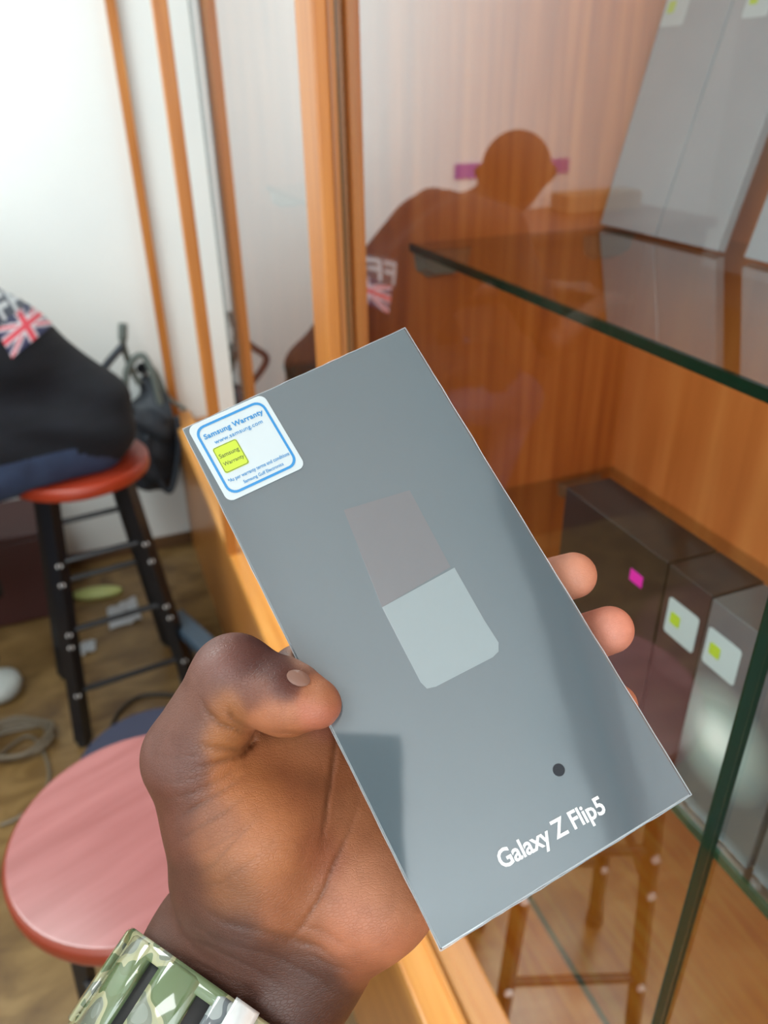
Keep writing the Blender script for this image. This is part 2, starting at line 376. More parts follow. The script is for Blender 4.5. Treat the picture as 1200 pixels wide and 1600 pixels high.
# ------------------------------------------------------------------ stools
def stool(loc, r, h, top_m, edge_m, label, foot=.155, th=.03, rot=0.0, shape='round', tops=.09, steps=((.2,0),(.42,1),(.50,2)), grp=None):
    e = empty('bar_stool', loc); e.rotation_euler = (0, 0, rot)
    s = bmobj('seat', lathe_bm([(r-.012, h-th), (r-.002, h-th+.004), (r, h-th+.010), (r, h-.006), (r-.003, h-.002), (r-.006, h-.0008)], 64), edge_m, e, True)
    t = bmobj('seat_top', lathe_bm([(r-.0055, h-.004), (r-.0055, h-.0002), (r-.007, h)], 64), top_m, s)
    feet = [(sx*foot, sy*foot) for sx in (-1, 1) for sy in (-1, 1)]
    def legp(f, z): k = z/(h-th); return (f[0]*(1-k)+f[0]*tops/foot*k, f[1]*(1-k)+f[1]*tops/foot*k, z)
    for f in feet:
        bm = bmesh.new(); tube_bm([legp(f, .012), legp(f, h-th)], .0145 if h > .73 else .023, 4, bm); g = bmobj('leg', bm, black_metal, e)
        bmobj('rubber_foot', tube_bm([legp(f, 0), legp(f, .03)], .017, 10), rubber, g)
    for z, side in steps:
        for a, b in ((0, 1), (2, 3)) if side == 1 else ((0, 2), (1, 3)):
            bmobj('rung', tube_bm([legp(feet[a], z), legp(feet[b], z)], .008, 8), black_metal, e)
            for q in (a, b):
                p = legp(feet[q], z); bmobj('screw_cap', tube_bm([(p[0], p[1]-.02, p[2]), (p[0], p[1]-.0155, p[2])], .007, 8), lampm, e)
    return tag(e, label, 'stool', grp)
def circ3(p, z):
    (x1, y1), (x2, y2), (x3, y3) = [on(*q, 2, z)[:2] for q in p]
    A = np.array([[x2-x1, y2-y1], [x3-x1, y3-y1]])*2; b = np.array([x2*x2-x1*x1+y2*y2-y1*y1, x3*x3-x1*x1+y3*y3-y1*y1]); c = np.linalg.solve(A, b)
    return c, math.hypot(c[0]-x1, c[1]-y1)
cc, rr = circ3([(1, 1350), (235, 1143), (170, 1490)], .74)
print('near stool', cc, rr)
stool((cc[0], cc[1], 0), rr, .74, red_seat, red_edge, 'bar stool with a round pinkish-red wooden seat, partly behind the hand', .12, .03, .35, tops=.08)
stool((-.083, 1.842, 0), .165, .725, bright_red, bright_red, 'black-legged bar stool with red seat under the seated person', .153, .035, .12, tops=.085, steps=((.16, 0), (.30, 1), (.335, 0), (.47, 1), (.52, 0)))
stool((-.035, 1.08, 0), .14, .45, navy, navy, 'low stool with a navy round seat behind the red seat', .10, .04, .2, tops=.07, steps=((.12, 0), (.2, 1)))

# slate blue tub end beside the cabinet plinth
q = [on(*p, 2, .25) for p in ((325, 945), (357, 935), (420, 990), (375, 988))]
bm = bmesh.new()
Q = [Vector(p) for p in q]; dirv = (Q[3]-Q[0]).normalized(); Q[2] = Q[1]+dirv*.30; Q[3] = Q[0]+dirv*.30
sh = Vector((min(0, .200-max(p.x for p in Q)), 0, 0)); Q = [p+sh for p in Q]
cen = sum(Q, Vector())/4
o = empty('step_stool', (cen.x, cen.y, 0)); a_ = math.atan2(dirv.y, dirv.x); o.rotation_euler = (0, 0, a_)
box('step_top', -.15, .15, -.028, .028, .222, .25, slate, o, .006, 3)
for sx in (-1, 1): box('side_board', sx*.125-.01, sx*.125+.01, -.024, .024, 0, .222, slate, o, .003)
tag(o, 'slate blue plastic step on the floor against the cabinet plinth', 'stool')

# ------------------------------------------------------------------ SDF modelling
def surface_nets(f, org, h):
    s = f < 0; nx, ny, nz = f.shape
    cnt = np.zeros((nx-1, ny-1, nz-1), np.int8)
    for a in (0, 1):
        for b in (0, 1):
            for c in (0, 1): cnt += s[a:nx-1+a, b:ny-1+b, c:nz-1+c]
    act = (cnt > 0) & (cnt < 8); idx = np.argwhere(act); vid = -np.ones(act.shape, np.int64); vid[act] = np.arange(len(idx))
    acc = np.zeros((len(idx), 3)); num = np.zeros(len(idx))
    I, J, K = idx.T
    for ax in range(3):
        o1, o2 = [i for i in range(3) if i != ax]
        for b in (0, 1):
            for c in (0, 1):
                d0 = [0, 0, 0]; d0[o1] = b; d0[o2] = c; d1 = list(d0); d1[ax] = 1
                f0 = f[I+d0[0], J+d0[1], K+d0[2]]; f1 = f[I+d1[0], J+d1[1], K+d1[2]]
                cr = (f0 < 0) != (f1 < 0); t = f0[cr]/(f0[cr]-f1[cr])
                p = np.tile(np.array(d0, float), (cr.sum(), 1)); p[:, ax] += t
                acc[cr] += p; num[cr] += 1
    V = (idx+acc/num[:, None])*h+org
    F = []
    for ax in range(3):
        o1, o2 = (ax+1) % 3, (ax+2) % 3
        sl0 = [slice(1, n-1) for n in f.shape]; sl1 = list(sl0); sl0[ax] = slice(0, f.shape[ax]-1); sl1[ax] = slice(1, f.shape[ax])
        a = s[tuple(sl0)]; b = s[tuple(sl1)]; e = np.argwhere(a != b); off = np.array([1, 1, 1]); off[ax] = 0
        flip = a[tuple(e.T)]; e = e+off
        def c(d1, d2):
            q = e.copy(); q[:, o1] += d1; q[:, o2] += d2; return vid[q[:, 0], q[:, 1], q[:, 2]]
        q = np.stack([c(-1, -1), c(0, -1), c(0, 0), c(-1, 0)], 1)
        q[~flip] = q[~flip][:, ::-1]; F.append(q)
    F = np.concatenate(F); F = F[(F >= 0).all(1)]
    return V, F
def grid(lo, hi, h):
    n = [int(math.ceil((hi[i]-lo[i])/h))+1 for i in range(3)]
    ax = [(lo[i]+np.arange(n[i])*h).astype(np.float32) for i in range(3)]
    return np.meshgrid(*ax, indexing='ij')
def cone(G, a, b, ra, rb, sq=None):
    X, Y, Zg = G
    if sq is not None: pass
    ba = [b[i]-a[i] for i in range(3)]; L2 = sum(q*q for q in ba)+1e-12
    t = np.clip(((X-a[0])*ba[0]+(Y-a[1])*ba[1]+(Zg-a[2])*ba[2])/L2, 0, 1)
    return np.sqrt((X-a[0]-ba[0]*t)**2+(Y-a[1]-ba[1]*t)**2+(Zg-a[2]-ba[2]*t)**2)-(ra+(rb-ra)*t)
def smin(a, b, k):
    h = np.maximum(k-np.abs(a-b), 0)/k; return np.minimum(a, b)-h*h*k*.25
def fast_mesh(name, V, F, m, parent=None):
    me = bpy.data.meshes.new(name); me.vertices.add(len(V)); me.vertices.foreach_set('co', V.astype(np.float32).ravel())
    me.loops.add(len(F)*4); me.loops.foreach_set('vertex_index', F.astype(np.int32).ravel())
    me.polygons.add(len(F)); me.polygons.foreach_set('loop_start', np.arange(0, len(F)*4, 4, dtype=np.int32))
    me.polygons.foreach_set('use_smooth', np.ones(len(F), bool)); me.materials.append(m); me.update(calc_edges=True); me.validate()
    return link(bpy.data.objects.new(name, me), parent)
def set_col(o, C, name='Col'):
    a = o.data.color_attributes.new(name, 'FLOAT_COLOR', 'POINT'); a.data.foreach_set('color', np.concatenate([C, np.ones((len(C), 1))], 1).astype(np.float32).ravel())

# ---- the hand (worked out in camera axes: pixel x, pixel y, distance)
def cp(x, y, d): return ray(x, y)*d
S = 0.0009
lo = (-.110, -.232, -.335); hi = (.096, -.008, -.205)
HG = grid(lo, hi, S)
def C_(p, q, k=None): 
    ra = p[3]*p[2]/FPX; rb = q[3]*q[2]/FPX   # radii given in pixels at their distance
    return cone(HG, cp(*p[:3]), cp(*q[:3]), ra, rb)
palm = C_((470,1200,.268,62), (585,1395,.262,88))
palm = smin(palm, C_((560,1180,.276,60), (640,1370,.268,50)), .012)
palm = smin(palm, C_((400,1290,.252,112), (415,1350,.258,112)), .016)      # thenar
palm = smin(palm, C_((308,1185,.247,78), (372,1330,.256,102)), .010)       # thumb metacarpal
palm = smin(palm, C_((560,1395,.262,88), (500,1455,.268,100)), .014)       # heel
palm = smin(palm, C_((385,1390,.264,100), (400,1530,.273,102)), .014)
palm = smin(palm, C_((345,1480,.276,102), (455,1500,.276,100)), .012)
A0 = np.array(cp(388,1576,.2815)); axd = cp(262,1800,.2815)-A0; axd -= axd.dot(A0)*A0/A0.dot(A0); axd /= np.linalg.norm(axd)   # forearm axis
for q, r0_, r1_ in (((345,1480,.276), .0234, .0255), ((455,1500,.276), .0225, .0265)):
    q = cp(*q); palm = smin(palm, cone(HG, q, q+axd*.085, r0_, r1_), .012)
thumb = C_((300,1180,.245,76), (366,1058,.238,64))
thumb = smin(thumb, C_((366,1060,.2375,66), (452,1092,.232,53)), .004)
thumb = smin(thumb, C_((448,1090,.232,53), (497,1101,.2285,37)), .006)
hand = smin(palm, thumb, .0042)
hand = smin(hand, C_((395,1165,.256,42), (480,1160,.266,44)), .008)
# web of skin to the index finger, seen above the thumb
hand = smin(hand, C_((470,1058,.272,52), (470,1200,.270,60)), .008)
def finger(base, mid, dist, tip, hd):
    f = C_(base, mid); f = smin(f, C_(mid, dist), .003); f = smin(f, C_(dist, tip), .003); return smin(hd, f, .003)
hand = finger((492,1072,.276,50), (640,985,.288,42), (800,925,.286,38), (896,899,.270,36), hand)
hand = finger((540,1165,.280,50), (690,1090,.292,43), (860,1015,.288,39), (953,984,.266,37), hand)
hand = finger((585,1265,.280,48), (740,1190,.290,42), (880,1130,.284,38), (962,1102,.262,34), hand)
hand = finger((625,1350,.276,44), (740,1300,.284,38), (850,1240,.280,34), (920,1200,.268,30), hand)
# keep the hand outside the box it grips
Rt = ROT.T
o_c = Rt@(BORG-EYE); ux_c = Rt@UX; uy_c = Rt@(-UY); un_c = Rt@UN
Xg, Yg, Zg_ = HG
def lc(v): return (Xg-o_c[0])*v[0]+(Yg-o_c[1])*v[1]+(Zg_-o_c[2])*v[2]
bx = np.abs(lc(ux_c)-BW/2)-BW/2; by = np.abs(lc(uy_c)-BH/2)-BH/2; bz = np.abs(lc(un_c)+BT/2)-BT/2
boxd = np.maximum(np.maximum(bx, by), bz)-.0005
del bx, by, bz
# creases: screen polylines (px), depth and width in px
PXg = 600+FPX*Xg/(-Zg_); PYg = 800-FPX*Yg/(-Zg_)
CREASES = [
 ([(310,1082),(322,1110),(345,1132),(380,1143),(398,1142)], .0011, 4.5),
 ([(352,1100),(365,1125),(395,1143)], .0012, 4.5),
 ([(398,1142),(392,1160),(375,1172),(335,1168),(300,1162)], .0011, 5),
 ([(400,1138),(398,1158),(380,1178),(340,1192),(290,1205)], .0013, 4.5),
 ([(526,1110),(524,1160),(520,1200),(512,1250),(507,1290),(500,1330)], .0011, 4),
 ([(566,1235),(545,1300),(522,1350),(505,1395),(470,1450),(445,1480)], .0010, 4),
 ([(400,1200),(350,1235),(300,1265),(262,1290)], .0008, 3.5),
 ([(405,1225),(350,1270),(300,1300),(268,1325)], .0007, 3.5),
 ([(420,1260),(380,1300),(335,1350),(300,1372)], .0006, 3),
 ([(320,1010),(345,1000),(365,1000)], .0003, 3),
 ([(290,1400),(350,1440),(430,1460),(500,1480),(560,1530)], .0007, 6),
 ([(270,1420),(340,1470),(420,1490),(500,1530),(540,1570)], .0004, 5),
 ([(475,1485),(520,1510),(560,1520)], .0005, 4),
 ([(232,1175),(262,1185),(300,1182),(330,1172)], .0004, 2.6),
 ([(238,1215),(275,1222),(320,1212),(360,1190)], .0004, 2.6),
 ([(252,1252),(300,1240),(350,1215),(385,1190)], .0005, 2.8),
 ([(275,1345),(320,1330),(370,1300),(430,1240)], .0005, 2.6),
 ([(285,1385),(345,1380),(400,1340),(450,1290)], .0004, 2.6),
 ([(262,1455),(330,1480),(400,1515),(470,1560)], .0004, 3),
 ([(250,1480),(320,1510),(380,1540),(430,1575)], .0004, 3),
 ([(440,1440),(500,1452),(560,1490)], .0004, 3),
 ([(405,1142),(470,1146),(520,1135)], .0006, 4),
]
def crease_field(qx, qy, pts):
    best = np.full(qx.shape, 1e9); tp = np.zeros(qx.shape); ns = len(pts)-1
    for i, ((x1, y1), (x2, y2)) in enumerate(zip(pts, pts[1:])):
        vx, vy = x2-x1, y2-y1; t = np.clip(((qx-x1)*vx+(qy-y1)*vy)/(vx*vx+vy*vy), 0, 1)
        d = (qx-x1-vx*t)**2+(qy-y1-vy*t)**2; u = (i+t)/ns; k = d < best
        best = np.where(k, d, best); tp = np.where(k, np.minimum(1, 3.2*np.minimum(u, 1-u)), tp)
    return best, tp
near_m = np.abs(hand) < .004
front = (Zg_ > -.285)
sel = near_m & front
px_, py_ = PXg[sel], PYg[sel]; dd = np.zeros(px_.shape, np.float32)
for pts, dep, wd in CREASES:
    best, tp = crease_field(px_, py_, pts); dd += .75*dep*tp*np.exp(-best/(wd*wd*.75))
# nail bed of the thumb
dd += .0008*np.exp(-(((px_-472)/26)**4+((py_-1066)/17)**4))*(Zg_[sel] > -.236)
hand[sel] += dd
hand = np.maximum(hand, -boxd)
hand = np.maximum(hand, (lo[1]+2.5*S)-HG[1]); hand = np.maximum(hand, (lo[0]+2.5*S)-HG[0]); hand = np.maximum(hand, (lo[2]+2.5*S)-HG[2])
V, Fq = surface_nets(hand, np.array(lo), S)
del PXg, PYg
skin = bpy.data.materials.new('skin'); skin.use_nodes = True
b = bsdf(skin); b.inputs['Roughness'].default_value = .48; b.inputs['Subsurface Weight'].default_value = .10; b.inputs['Subsurface Radius'].default_value = (.006,.003,.0015); b.inputs['Subsurface Scale'].default_value = .5
vc = N(skin, 'ShaderNodeVertexColor'); vc.layer_name = 'Col'; tc = N(skin, 'ShaderNodeTexCoord')
vo = N(skin, 'ShaderNodeTexVoronoi'); vo.feature = 'DISTANCE_TO_EDGE'; vo.inputs['Scale'].default_value = 1000
mp = N(skin, 'ShaderNodeMapping'); mp.inputs['Rotation'].default_value = (0, 0, .6); mp.inputs['Scale'].default_value = (.55, 1.25, 1)
nz = N(skin, 'ShaderNodeTexNoise'); nz.inputs['Scale'].default_value = 160; nz.inputs['Detail'].default_value = 5
L(skin, tc.outputs['Object'], mp.inputs[0]); L(skin, mp.outputs[0], vo.inputs['Vector']); L(skin, tc.outputs['Object'], nz.inputs['Vector'])
ad = N(skin, 'ShaderNodeMath', operation='MINIMUM'); ad.inputs[1].default_value = .12; L(skin, vo.outputs['Distance'], ad.inputs[0])
mx = N(skin, 'ShaderNodeMath', operation='MULTIPLY_ADD'); mx.inputs[1].default_value = 3.0; L(skin, ad.outputs[0], mx.inputs[0]); L(skin, nz.outputs[0], mx.inputs[2])
bp = N(skin, 'ShaderNodeBump'); bp.inputs['Strength'].default_value = .5; bp.inputs['Distance'].default_value = .00035; L(skin, mx.outputs[0], bp.inputs['Height']); L(skin, bp.outputs[0], b.inputs['Normal'])
hs = N(skin, 'ShaderNodeMixRGB', blend_type='MULTIPLY'); hs.inputs[0].default_value = .35
r_ = ramp(skin, [(.3, (.62,.55,.5)), (.6, (1,1,1))]); L(skin, nz.outputs[0], r_.inputs[0]); L(skin, vc.outputs[0], hs.inputs[1]); L(skin, r_.outputs[0], hs.inputs[2]); L(skin, hs.outputs[0], b.inputs['Base Color'])
def srgb(r, g, b): return np.array([((c/255+.055)/1.055)**2.4 if c > 10 else c/3294 for c in (r, g, b)])
px = 600+FPX*V[:, 0]/(-V[:, 2]); py = 800-FPX*V[:, 1]/(-V[:, 2])
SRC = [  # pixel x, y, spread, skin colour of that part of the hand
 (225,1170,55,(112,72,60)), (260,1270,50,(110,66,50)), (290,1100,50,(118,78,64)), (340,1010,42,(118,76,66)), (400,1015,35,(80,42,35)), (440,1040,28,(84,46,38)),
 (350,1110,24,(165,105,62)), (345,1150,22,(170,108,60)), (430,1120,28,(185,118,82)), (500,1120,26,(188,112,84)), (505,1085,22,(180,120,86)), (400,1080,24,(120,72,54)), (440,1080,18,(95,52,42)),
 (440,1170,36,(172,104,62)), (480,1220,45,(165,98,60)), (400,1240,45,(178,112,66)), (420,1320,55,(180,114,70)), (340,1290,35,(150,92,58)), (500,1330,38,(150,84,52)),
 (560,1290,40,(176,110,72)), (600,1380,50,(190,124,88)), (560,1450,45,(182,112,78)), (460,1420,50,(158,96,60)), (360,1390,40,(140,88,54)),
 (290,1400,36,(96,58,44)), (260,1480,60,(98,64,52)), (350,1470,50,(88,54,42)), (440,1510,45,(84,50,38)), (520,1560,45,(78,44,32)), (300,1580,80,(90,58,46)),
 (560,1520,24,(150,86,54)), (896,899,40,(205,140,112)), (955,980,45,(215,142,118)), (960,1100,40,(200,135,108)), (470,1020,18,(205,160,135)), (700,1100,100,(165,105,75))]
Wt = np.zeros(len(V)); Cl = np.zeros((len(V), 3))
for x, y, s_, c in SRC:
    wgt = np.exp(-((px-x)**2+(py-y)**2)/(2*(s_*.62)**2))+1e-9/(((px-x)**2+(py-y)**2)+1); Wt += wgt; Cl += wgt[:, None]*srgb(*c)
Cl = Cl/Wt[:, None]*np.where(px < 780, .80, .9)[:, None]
# vertex colour darkened along the crease lines
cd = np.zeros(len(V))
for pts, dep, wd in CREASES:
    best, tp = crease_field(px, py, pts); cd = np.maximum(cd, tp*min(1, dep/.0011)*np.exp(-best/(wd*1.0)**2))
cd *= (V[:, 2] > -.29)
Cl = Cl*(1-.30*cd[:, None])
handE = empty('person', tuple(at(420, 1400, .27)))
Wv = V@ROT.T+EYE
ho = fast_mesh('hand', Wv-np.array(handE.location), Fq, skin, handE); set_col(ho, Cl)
print('hand verts', len(V))
# nail
nail_m = mat('thumb_nail', (.22,.125,.095), .38); bsdf(nail_m).inputs['Coat Weight'].default_value = .5
bv = BVHTree.FromPolygons([tuple(p) for p in Wv], [tuple(int(i) for i in f) for f in Fq])
def drape(name, pxf, nu, nv, off, m, parent, tree, colf=None, thick=None):
    """lay a small sheet on a surface; pxf maps u,v in 0..1 to a photo pixel"""
    vs, fs, idx, cols = [], [], {}, []
    loc = Vector(parent.matrix_world.translation) if parent else Vector()
    loc = Vector(parent.location) if parent else Vector()
    for i in range(nu+1):
        for j in range(nv+1):
            q = pxf(i/nu, j/nv)
            if q is None: continue
            d = Vector(ROT@ray(*q)).normalized(); hit = tree.ray_cast(Vector(EYE), d)
            if hit[0] is None: continue
            n = hit[1]; n = n if n.dot(d) < 0 else -n
            idx[i, j] = len(vs); vs.append(hit[0]+n*(off(i/nu, j/nv) if callable(off) else off)-loc)
            if colf: cols.append(colf(i/nu, j/nv))
    for i in range(nu):
        for j in range(nv):
            k = [(i, j), (i, j+1), (i+1, j+1), (i+1, j)]
            if all(q in idx for q in k): fs.append([idx[q] for q in k])
    o = mesh(name, vs, fs, m, parent, True)
    if colf: set_col(o, np.array(cols))
    return o
def nailpx(u, v):
    a = (u-.5)*2; bb = (v-.5)*2
    ca, sa = math.cos(.35), math.sin(.35)
    X_ = a*19*math.sqrt(max(0, 1-.5*bb*bb)); Y_ = bb*12*math.sqrt(max(0, 1-.5*a*a))
    return 466+X_*ca-Y_*sa, 1060+X_*sa+Y_*ca
def noff(u, v):
    a = (u-.5)*2; b2 = (v-.5)*2; return .0002+.0005*max(0, 1-a*a*.9)*max(0, 1-b2*b2*.9)
drape('thumb_nail', nailpx, 14, 12, noff, nail_m, handE, bv)
tag(handE, 'person\'s bare hand and wrist gripping the grey box from the left', 'person')

# ------------------------------------------------------------------ camouflage watch band
camo = noisy('camouflage_resin', [(.38,(.12,.17,.085)),(.41,(.11,.15,.07)),(.48,(.33,.33,.19)),(.55,(.30,.31,.19)),(.60,(.16,.18,.14)),(.68,(.20,.23,.19))], (1,1,1), 90, .12, 1)
bsdf(camo).inputs['Coat Weight'].default_value = 1
for e_ in [n for n in camo.node_tree.nodes if n.type == 'VALTORGB']: e_.color_ramp.interpolation = 'CONSTANT'
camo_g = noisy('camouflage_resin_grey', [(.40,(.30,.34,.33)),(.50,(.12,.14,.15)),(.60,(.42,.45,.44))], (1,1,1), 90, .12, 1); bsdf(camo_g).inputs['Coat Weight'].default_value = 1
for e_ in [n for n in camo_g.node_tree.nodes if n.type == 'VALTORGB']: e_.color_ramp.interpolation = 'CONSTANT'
tocam = -A0/np.linalg.norm(A0); sx_ = np.cross(axd, tocam); sx_ /= np.linalg.norm(sx_); sn_ = np.cross(sx_, axd); 
if sn_.dot(tocam) < 0: sn_ = -sn_
if sx_[0] < 0: sx_ = -sx_

watch = empty('watch_band', tuple(A0@ROT.T+EYE)); wl = np.array(watch.location)
RAD = []
for k in range(96):                # measure the wrist so the band lies on the skin
    th = 2*math.pi*k/96; dv = (sx_*math.cos(th)+sn_*math.sin(th))@ROT.T; rs = []
    for q in (.0, .010, .020, .028):
        o3 = (A0+axd*q)@ROT.T+EYE; h3 = bv.ray_cast(Vector(o3), Vector(dv)); rs.append(h3[3] if h3[0] is not None else .03)
    RAD.append(max(rs))
RAD = np.array(RAD)
for _ in range(12): RAD = np.maximum(RAD, (np.roll(RAD, 1)+np.roll(RAD, -1))/2)
print('wrist radii', RAD[::12])
def band_pt(th, ax_, h):
    t = (th/(2*math.pi)*96) % 96; i0 = int(t) % 96; r = RAD[i0]*(1-t+int(t))+RAD[(i0+1) % 96]*(t-int(t))+h+.0006
    return (A0+axd*ax_+sx_*r*math.cos(th)+sn_*r*math.sin(th))@ROT.T+EYE-wl
def band_seg(name, t0, t1, a0, a1, h0, h1, m, n=6):
    bm = bmesh.new(); R_ = []
    for i in range(n+1):
        th = t0+(t1-t0)*i/n; cr = .0009*math.sin(math.pi*i/n)
        R_.append([bm.verts.new(band_pt(th, a, h)) for a, h in ((a0, h0), (a0, h1+cr), (a0+.001, h1+cr+.0004), (a1, h1+cr+.0004), (a1, h0))])
    for P_, Q_ in zip(R_, R_[1:]):
        for k in range(5): bm.faces.new((P_[k], P_[(k+1) % 5], Q_[(k+1) % 5], Q_[k]))
    bm.faces.new(R_[0]); bm.faces.new(R_[-1][::-1])
    return bmobj(name, bm, m, watch, True)
STRAP0 = 0.0
band_seg('band_core', 0, 2*math.pi, STRAP0+.003, STRAP0+.030, -.0005, .0012, rubber, 64)
band_seg('band_rim', 0, 2*math.pi, STRAP0, STRAP0+.005, -.0005, .0036, camo, 64)
band_seg('band_rim', 0, 2*math.pi, STRAP0+.028, STRAP0+.032, -.0005, .0030, camo, 64)
nl = 17
for i in range(nl):
    t0 = 2*math.pi*i/nl; th = t0+math.pi/nl
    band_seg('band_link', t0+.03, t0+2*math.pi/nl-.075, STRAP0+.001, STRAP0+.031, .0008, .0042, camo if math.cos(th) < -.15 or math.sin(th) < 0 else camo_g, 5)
band_seg('band_keeper', 1.50, 1.66, STRAP0-.0008, STRAP0+.033, .003, .0068, mat('silver_keeper', (.72,.76,.75), .15, .3), 6)
tag(watch, 'camouflage resin watch band with raised ribs around the wrist', 'watch')

# the photographer's own phone (its lens is where the picture is taken from)
ph = empty('smartphone', tuple(EYE)); ph.matrix_world = m4
box('phone_body', -.048, .027, -.140, .022, .006, .014, mat('phone_back', (.02,.025,.035), .3), ph, .003, 3)
tag(ph, 'dark smartphone held upright, mirrored in the box front as a dark patch', 'phone')

# ------------------------------------------------------------------ seated person at the left
shirt = noisy('black_tshirt', [(.3,(.002,.003,.006)),(.7,(.005,.006,.011))], (3,3,14), 4, .95, 4, .3)
jeans = noisy('blue_jeans', [(.3,(.012,.022,.055)),(.7,(.03,.055,.12))], (1,1,1), 12, .8)
skin2 = bpy.data.materials.new('skin_brown'); skin2.use_nodes = True; bsdf(skin2).inputs['Base Color'].default_value = (.10,.045,.028,1); bsdf(skin2).inputs['Roughness'].default_value = .45
hairm = noisy('short_black_hair', [(.3,(.004,.004,.004)),(.7,(.012,.010,.009))], (1,1,1), 120, .9)
plo = (-1.02, 1.45, .10); phi = (.14, 2.32, 1.55); ps = .0085
PG = grid(plo, phi, ps)
def c2(a, b, ra, rb): return cone(PG, a, b, ra, rb)
PEL = (-.075, 1.87, .835); CH = (-.33, 1.90, 1.10); SHL = (-.44, 1.72, 1.175); SHR = (-.44, 2.09, 1.175); HD = (-.56, 1.88, 1.365)
t = c2(PEL, (-.20, 1.885, .985), .135, .125); t = smin(t, c2((-.20, 1.83, .985), (-.37, 1.81, 1.14), .115, .110), .05)
t = smin(t, c2((-.20, 1.94, .985), (-.37, 1.98, 1.14), .115, .110), .05); t = smin(t, c2(SHL, SHR, .075, .075), .06)
t = smin(t, c2((-.03, 1.80, .81), (-.03, 1.95, .81), .085, .085), .05)
shirt_d = smin(t, c2(SHL, (-.52, 1.64, 1.00), .062, .056), .03); shirt_d = smin(shirt_d, c2(SHR, (-.52, 2.16, 1.00), .062, .056), .03)
for yy, yk in ((1.80, 1.71), (1.95, 2.01)): shirt_d = smin(shirt_d, c2((-.10, yy, .83), (-.43, yk, .845), .095, .072), .04)
# folds
shirt_d = shirt_d+.006*np.sin(PG[2]*55+PG[0]*28+PG[1]*6)*np.exp(-((PG[2]-.86)/.12)**2)
neck = c2((-.43, 1.90, 1.18), (-.545, 1.885, 1.24), .062, .058)
HC = np.array((-.575, 1.88, 1.295)); ha = math.radians(-62)
def hp(x, y, z):   # head frame: -x is the face
    return (HC[0]+x*math.cos(ha)-y*math.sin(ha), HC[1]+x*math.sin(ha)+y*math.cos(ha), HC[2]+z)
def ch(a, b, ra, rb): return c2(hp(*a), hp(*b), ra, rb)
head = ch((.018,0,.018), (-.038,0,-.008), .088, .078); head = smin(head, ch((-.085,0,-.068), (-.07,0,-.06), .040, .040), .05)
head = smin(head, ch((-.118,0,-.015), (-.131,0,-.030), .011, .016), .02)      # nose
for sy in (-1, 1): head = smin(head, ch((-.010, sy*.082, -.012), (-.006, sy*.090, .008), .013, .017), .008)   # ears
for sy in (-1, 1): head = np.maximum(head, -ch((-.118, sy*.032, .006), (-.117, sy*.032, .005), .013, .013))  # eye hollows
head = np.maximum(head, -ch((-.126,-.02,-.068), (-.126,.02,-.068), .007, .007))       # mouth line
arms = c2((-.52, 1.64, 1.00), (-.56, 1.62, .93), .046, .042); arms = smin(arms, c2((-.56, 1.62, .93), (-.80, 1.76, .96), .040, .028), .02)
arms = np.minimum(arms, smin(c2((-.52, 2.16, 1.00), (-.56, 2.17, .93), .046, .042), c2((-.56, 2.17, .93), (-.80, 1.98, .96), .040, .028), .02))
for sy, y0, y1 in ((1, 1.76, 1.80), (-1, 1.98, 1.94)):
    arms = smin(arms, c2((-.80, y0, .96), (-.87, y1, .955), .026, .032), .012)
    for k in range(4):
        yy = y1+sy*(k-1.5)*.018; arms = smin(arms, c2((-.885, yy, .955), (-.945+.008*abs(k-1.3), yy+sy*.004, .945), .0095, .0085), .004)
    arms = smin(arms, c2((-.83, y1+sy*.02, .965), (-.885, y1+sy*.052, .955), .011, .009), .005)
legs = c2((-.05, 1.80, .785), (-.50, 1.68, .765), .080, .068); legs = np.minimum(legs, c2((-.05, 1.95, .785), (-.50, 2.04, .765), .080, .068))
for y0, y1 in ((1.68, 1.70), (2.04, 2.00)):
    legs = smin(legs, c2((-.50, y0, .765), (-.40, y1, .38), .062, .045), .03)
cut = .728
legs = np.maximum(legs, -(np.maximum(PG[2]-cut, np.sqrt((PG[0]+.083)**2+(PG[1]-1.842)**2)-.175)))
shirt_d = np.maximum(shirt_d, -(np.maximum(PG[2]-cut-.004, np.sqrt((PG[0]+.083)**2+(PG[1]-1.842)**2)-.175)))
body_all = smin(smin(shirt_d, neck, .02), smin(head, neck, .03), .01); body_all = smin(body_all, arms, .012); body_all = smin(body_all, legs, .02)
PV, PF = surface_nets(body_all, np.array(plo), ps)
def idx_of(arr):
    ii = np.clip(np.round((PV-np.array(plo))/ps).astype(int), 0, np.array(arr.shape)-1); return arr[ii[:, 0], ii[:, 1], ii[:, 2]]
ds = np.stack([idx_of(q) for q in (shirt_d, legs, np.minimum(arms, np.minimum(head, neck)))], 1)
kind = ds.argmin(1)
# hair cap: upper and back of the head
hc = (PV[:, 0]*.62-PV[:, 2]*-.78); hairsel = (kind == 2) & (np.linalg.norm(PV-HC, axis=1) < .125) & (((PV[:, 0]-HC[0])*math.cos(ha)+(PV[:, 1]-HC[1])*math.sin(ha))*.75+(PV[:, 2]-HC[2])*.85 > .002)
pe = empty('person', (-.083, 1.842, 0))
body = fast_mesh('body', PV-np.array(pe.location), PF, shirt, pe)
for m_ in (jeans, skin2, hairm): body.data.materials.append(m_)
kv = kind.copy(); kv[hairsel] = 3
if len(body.data.polygons) == len(PF):
    body.data.polygons.foreach_set('material_index', np.max(kv[PF], axis=1).astype(np.int32))
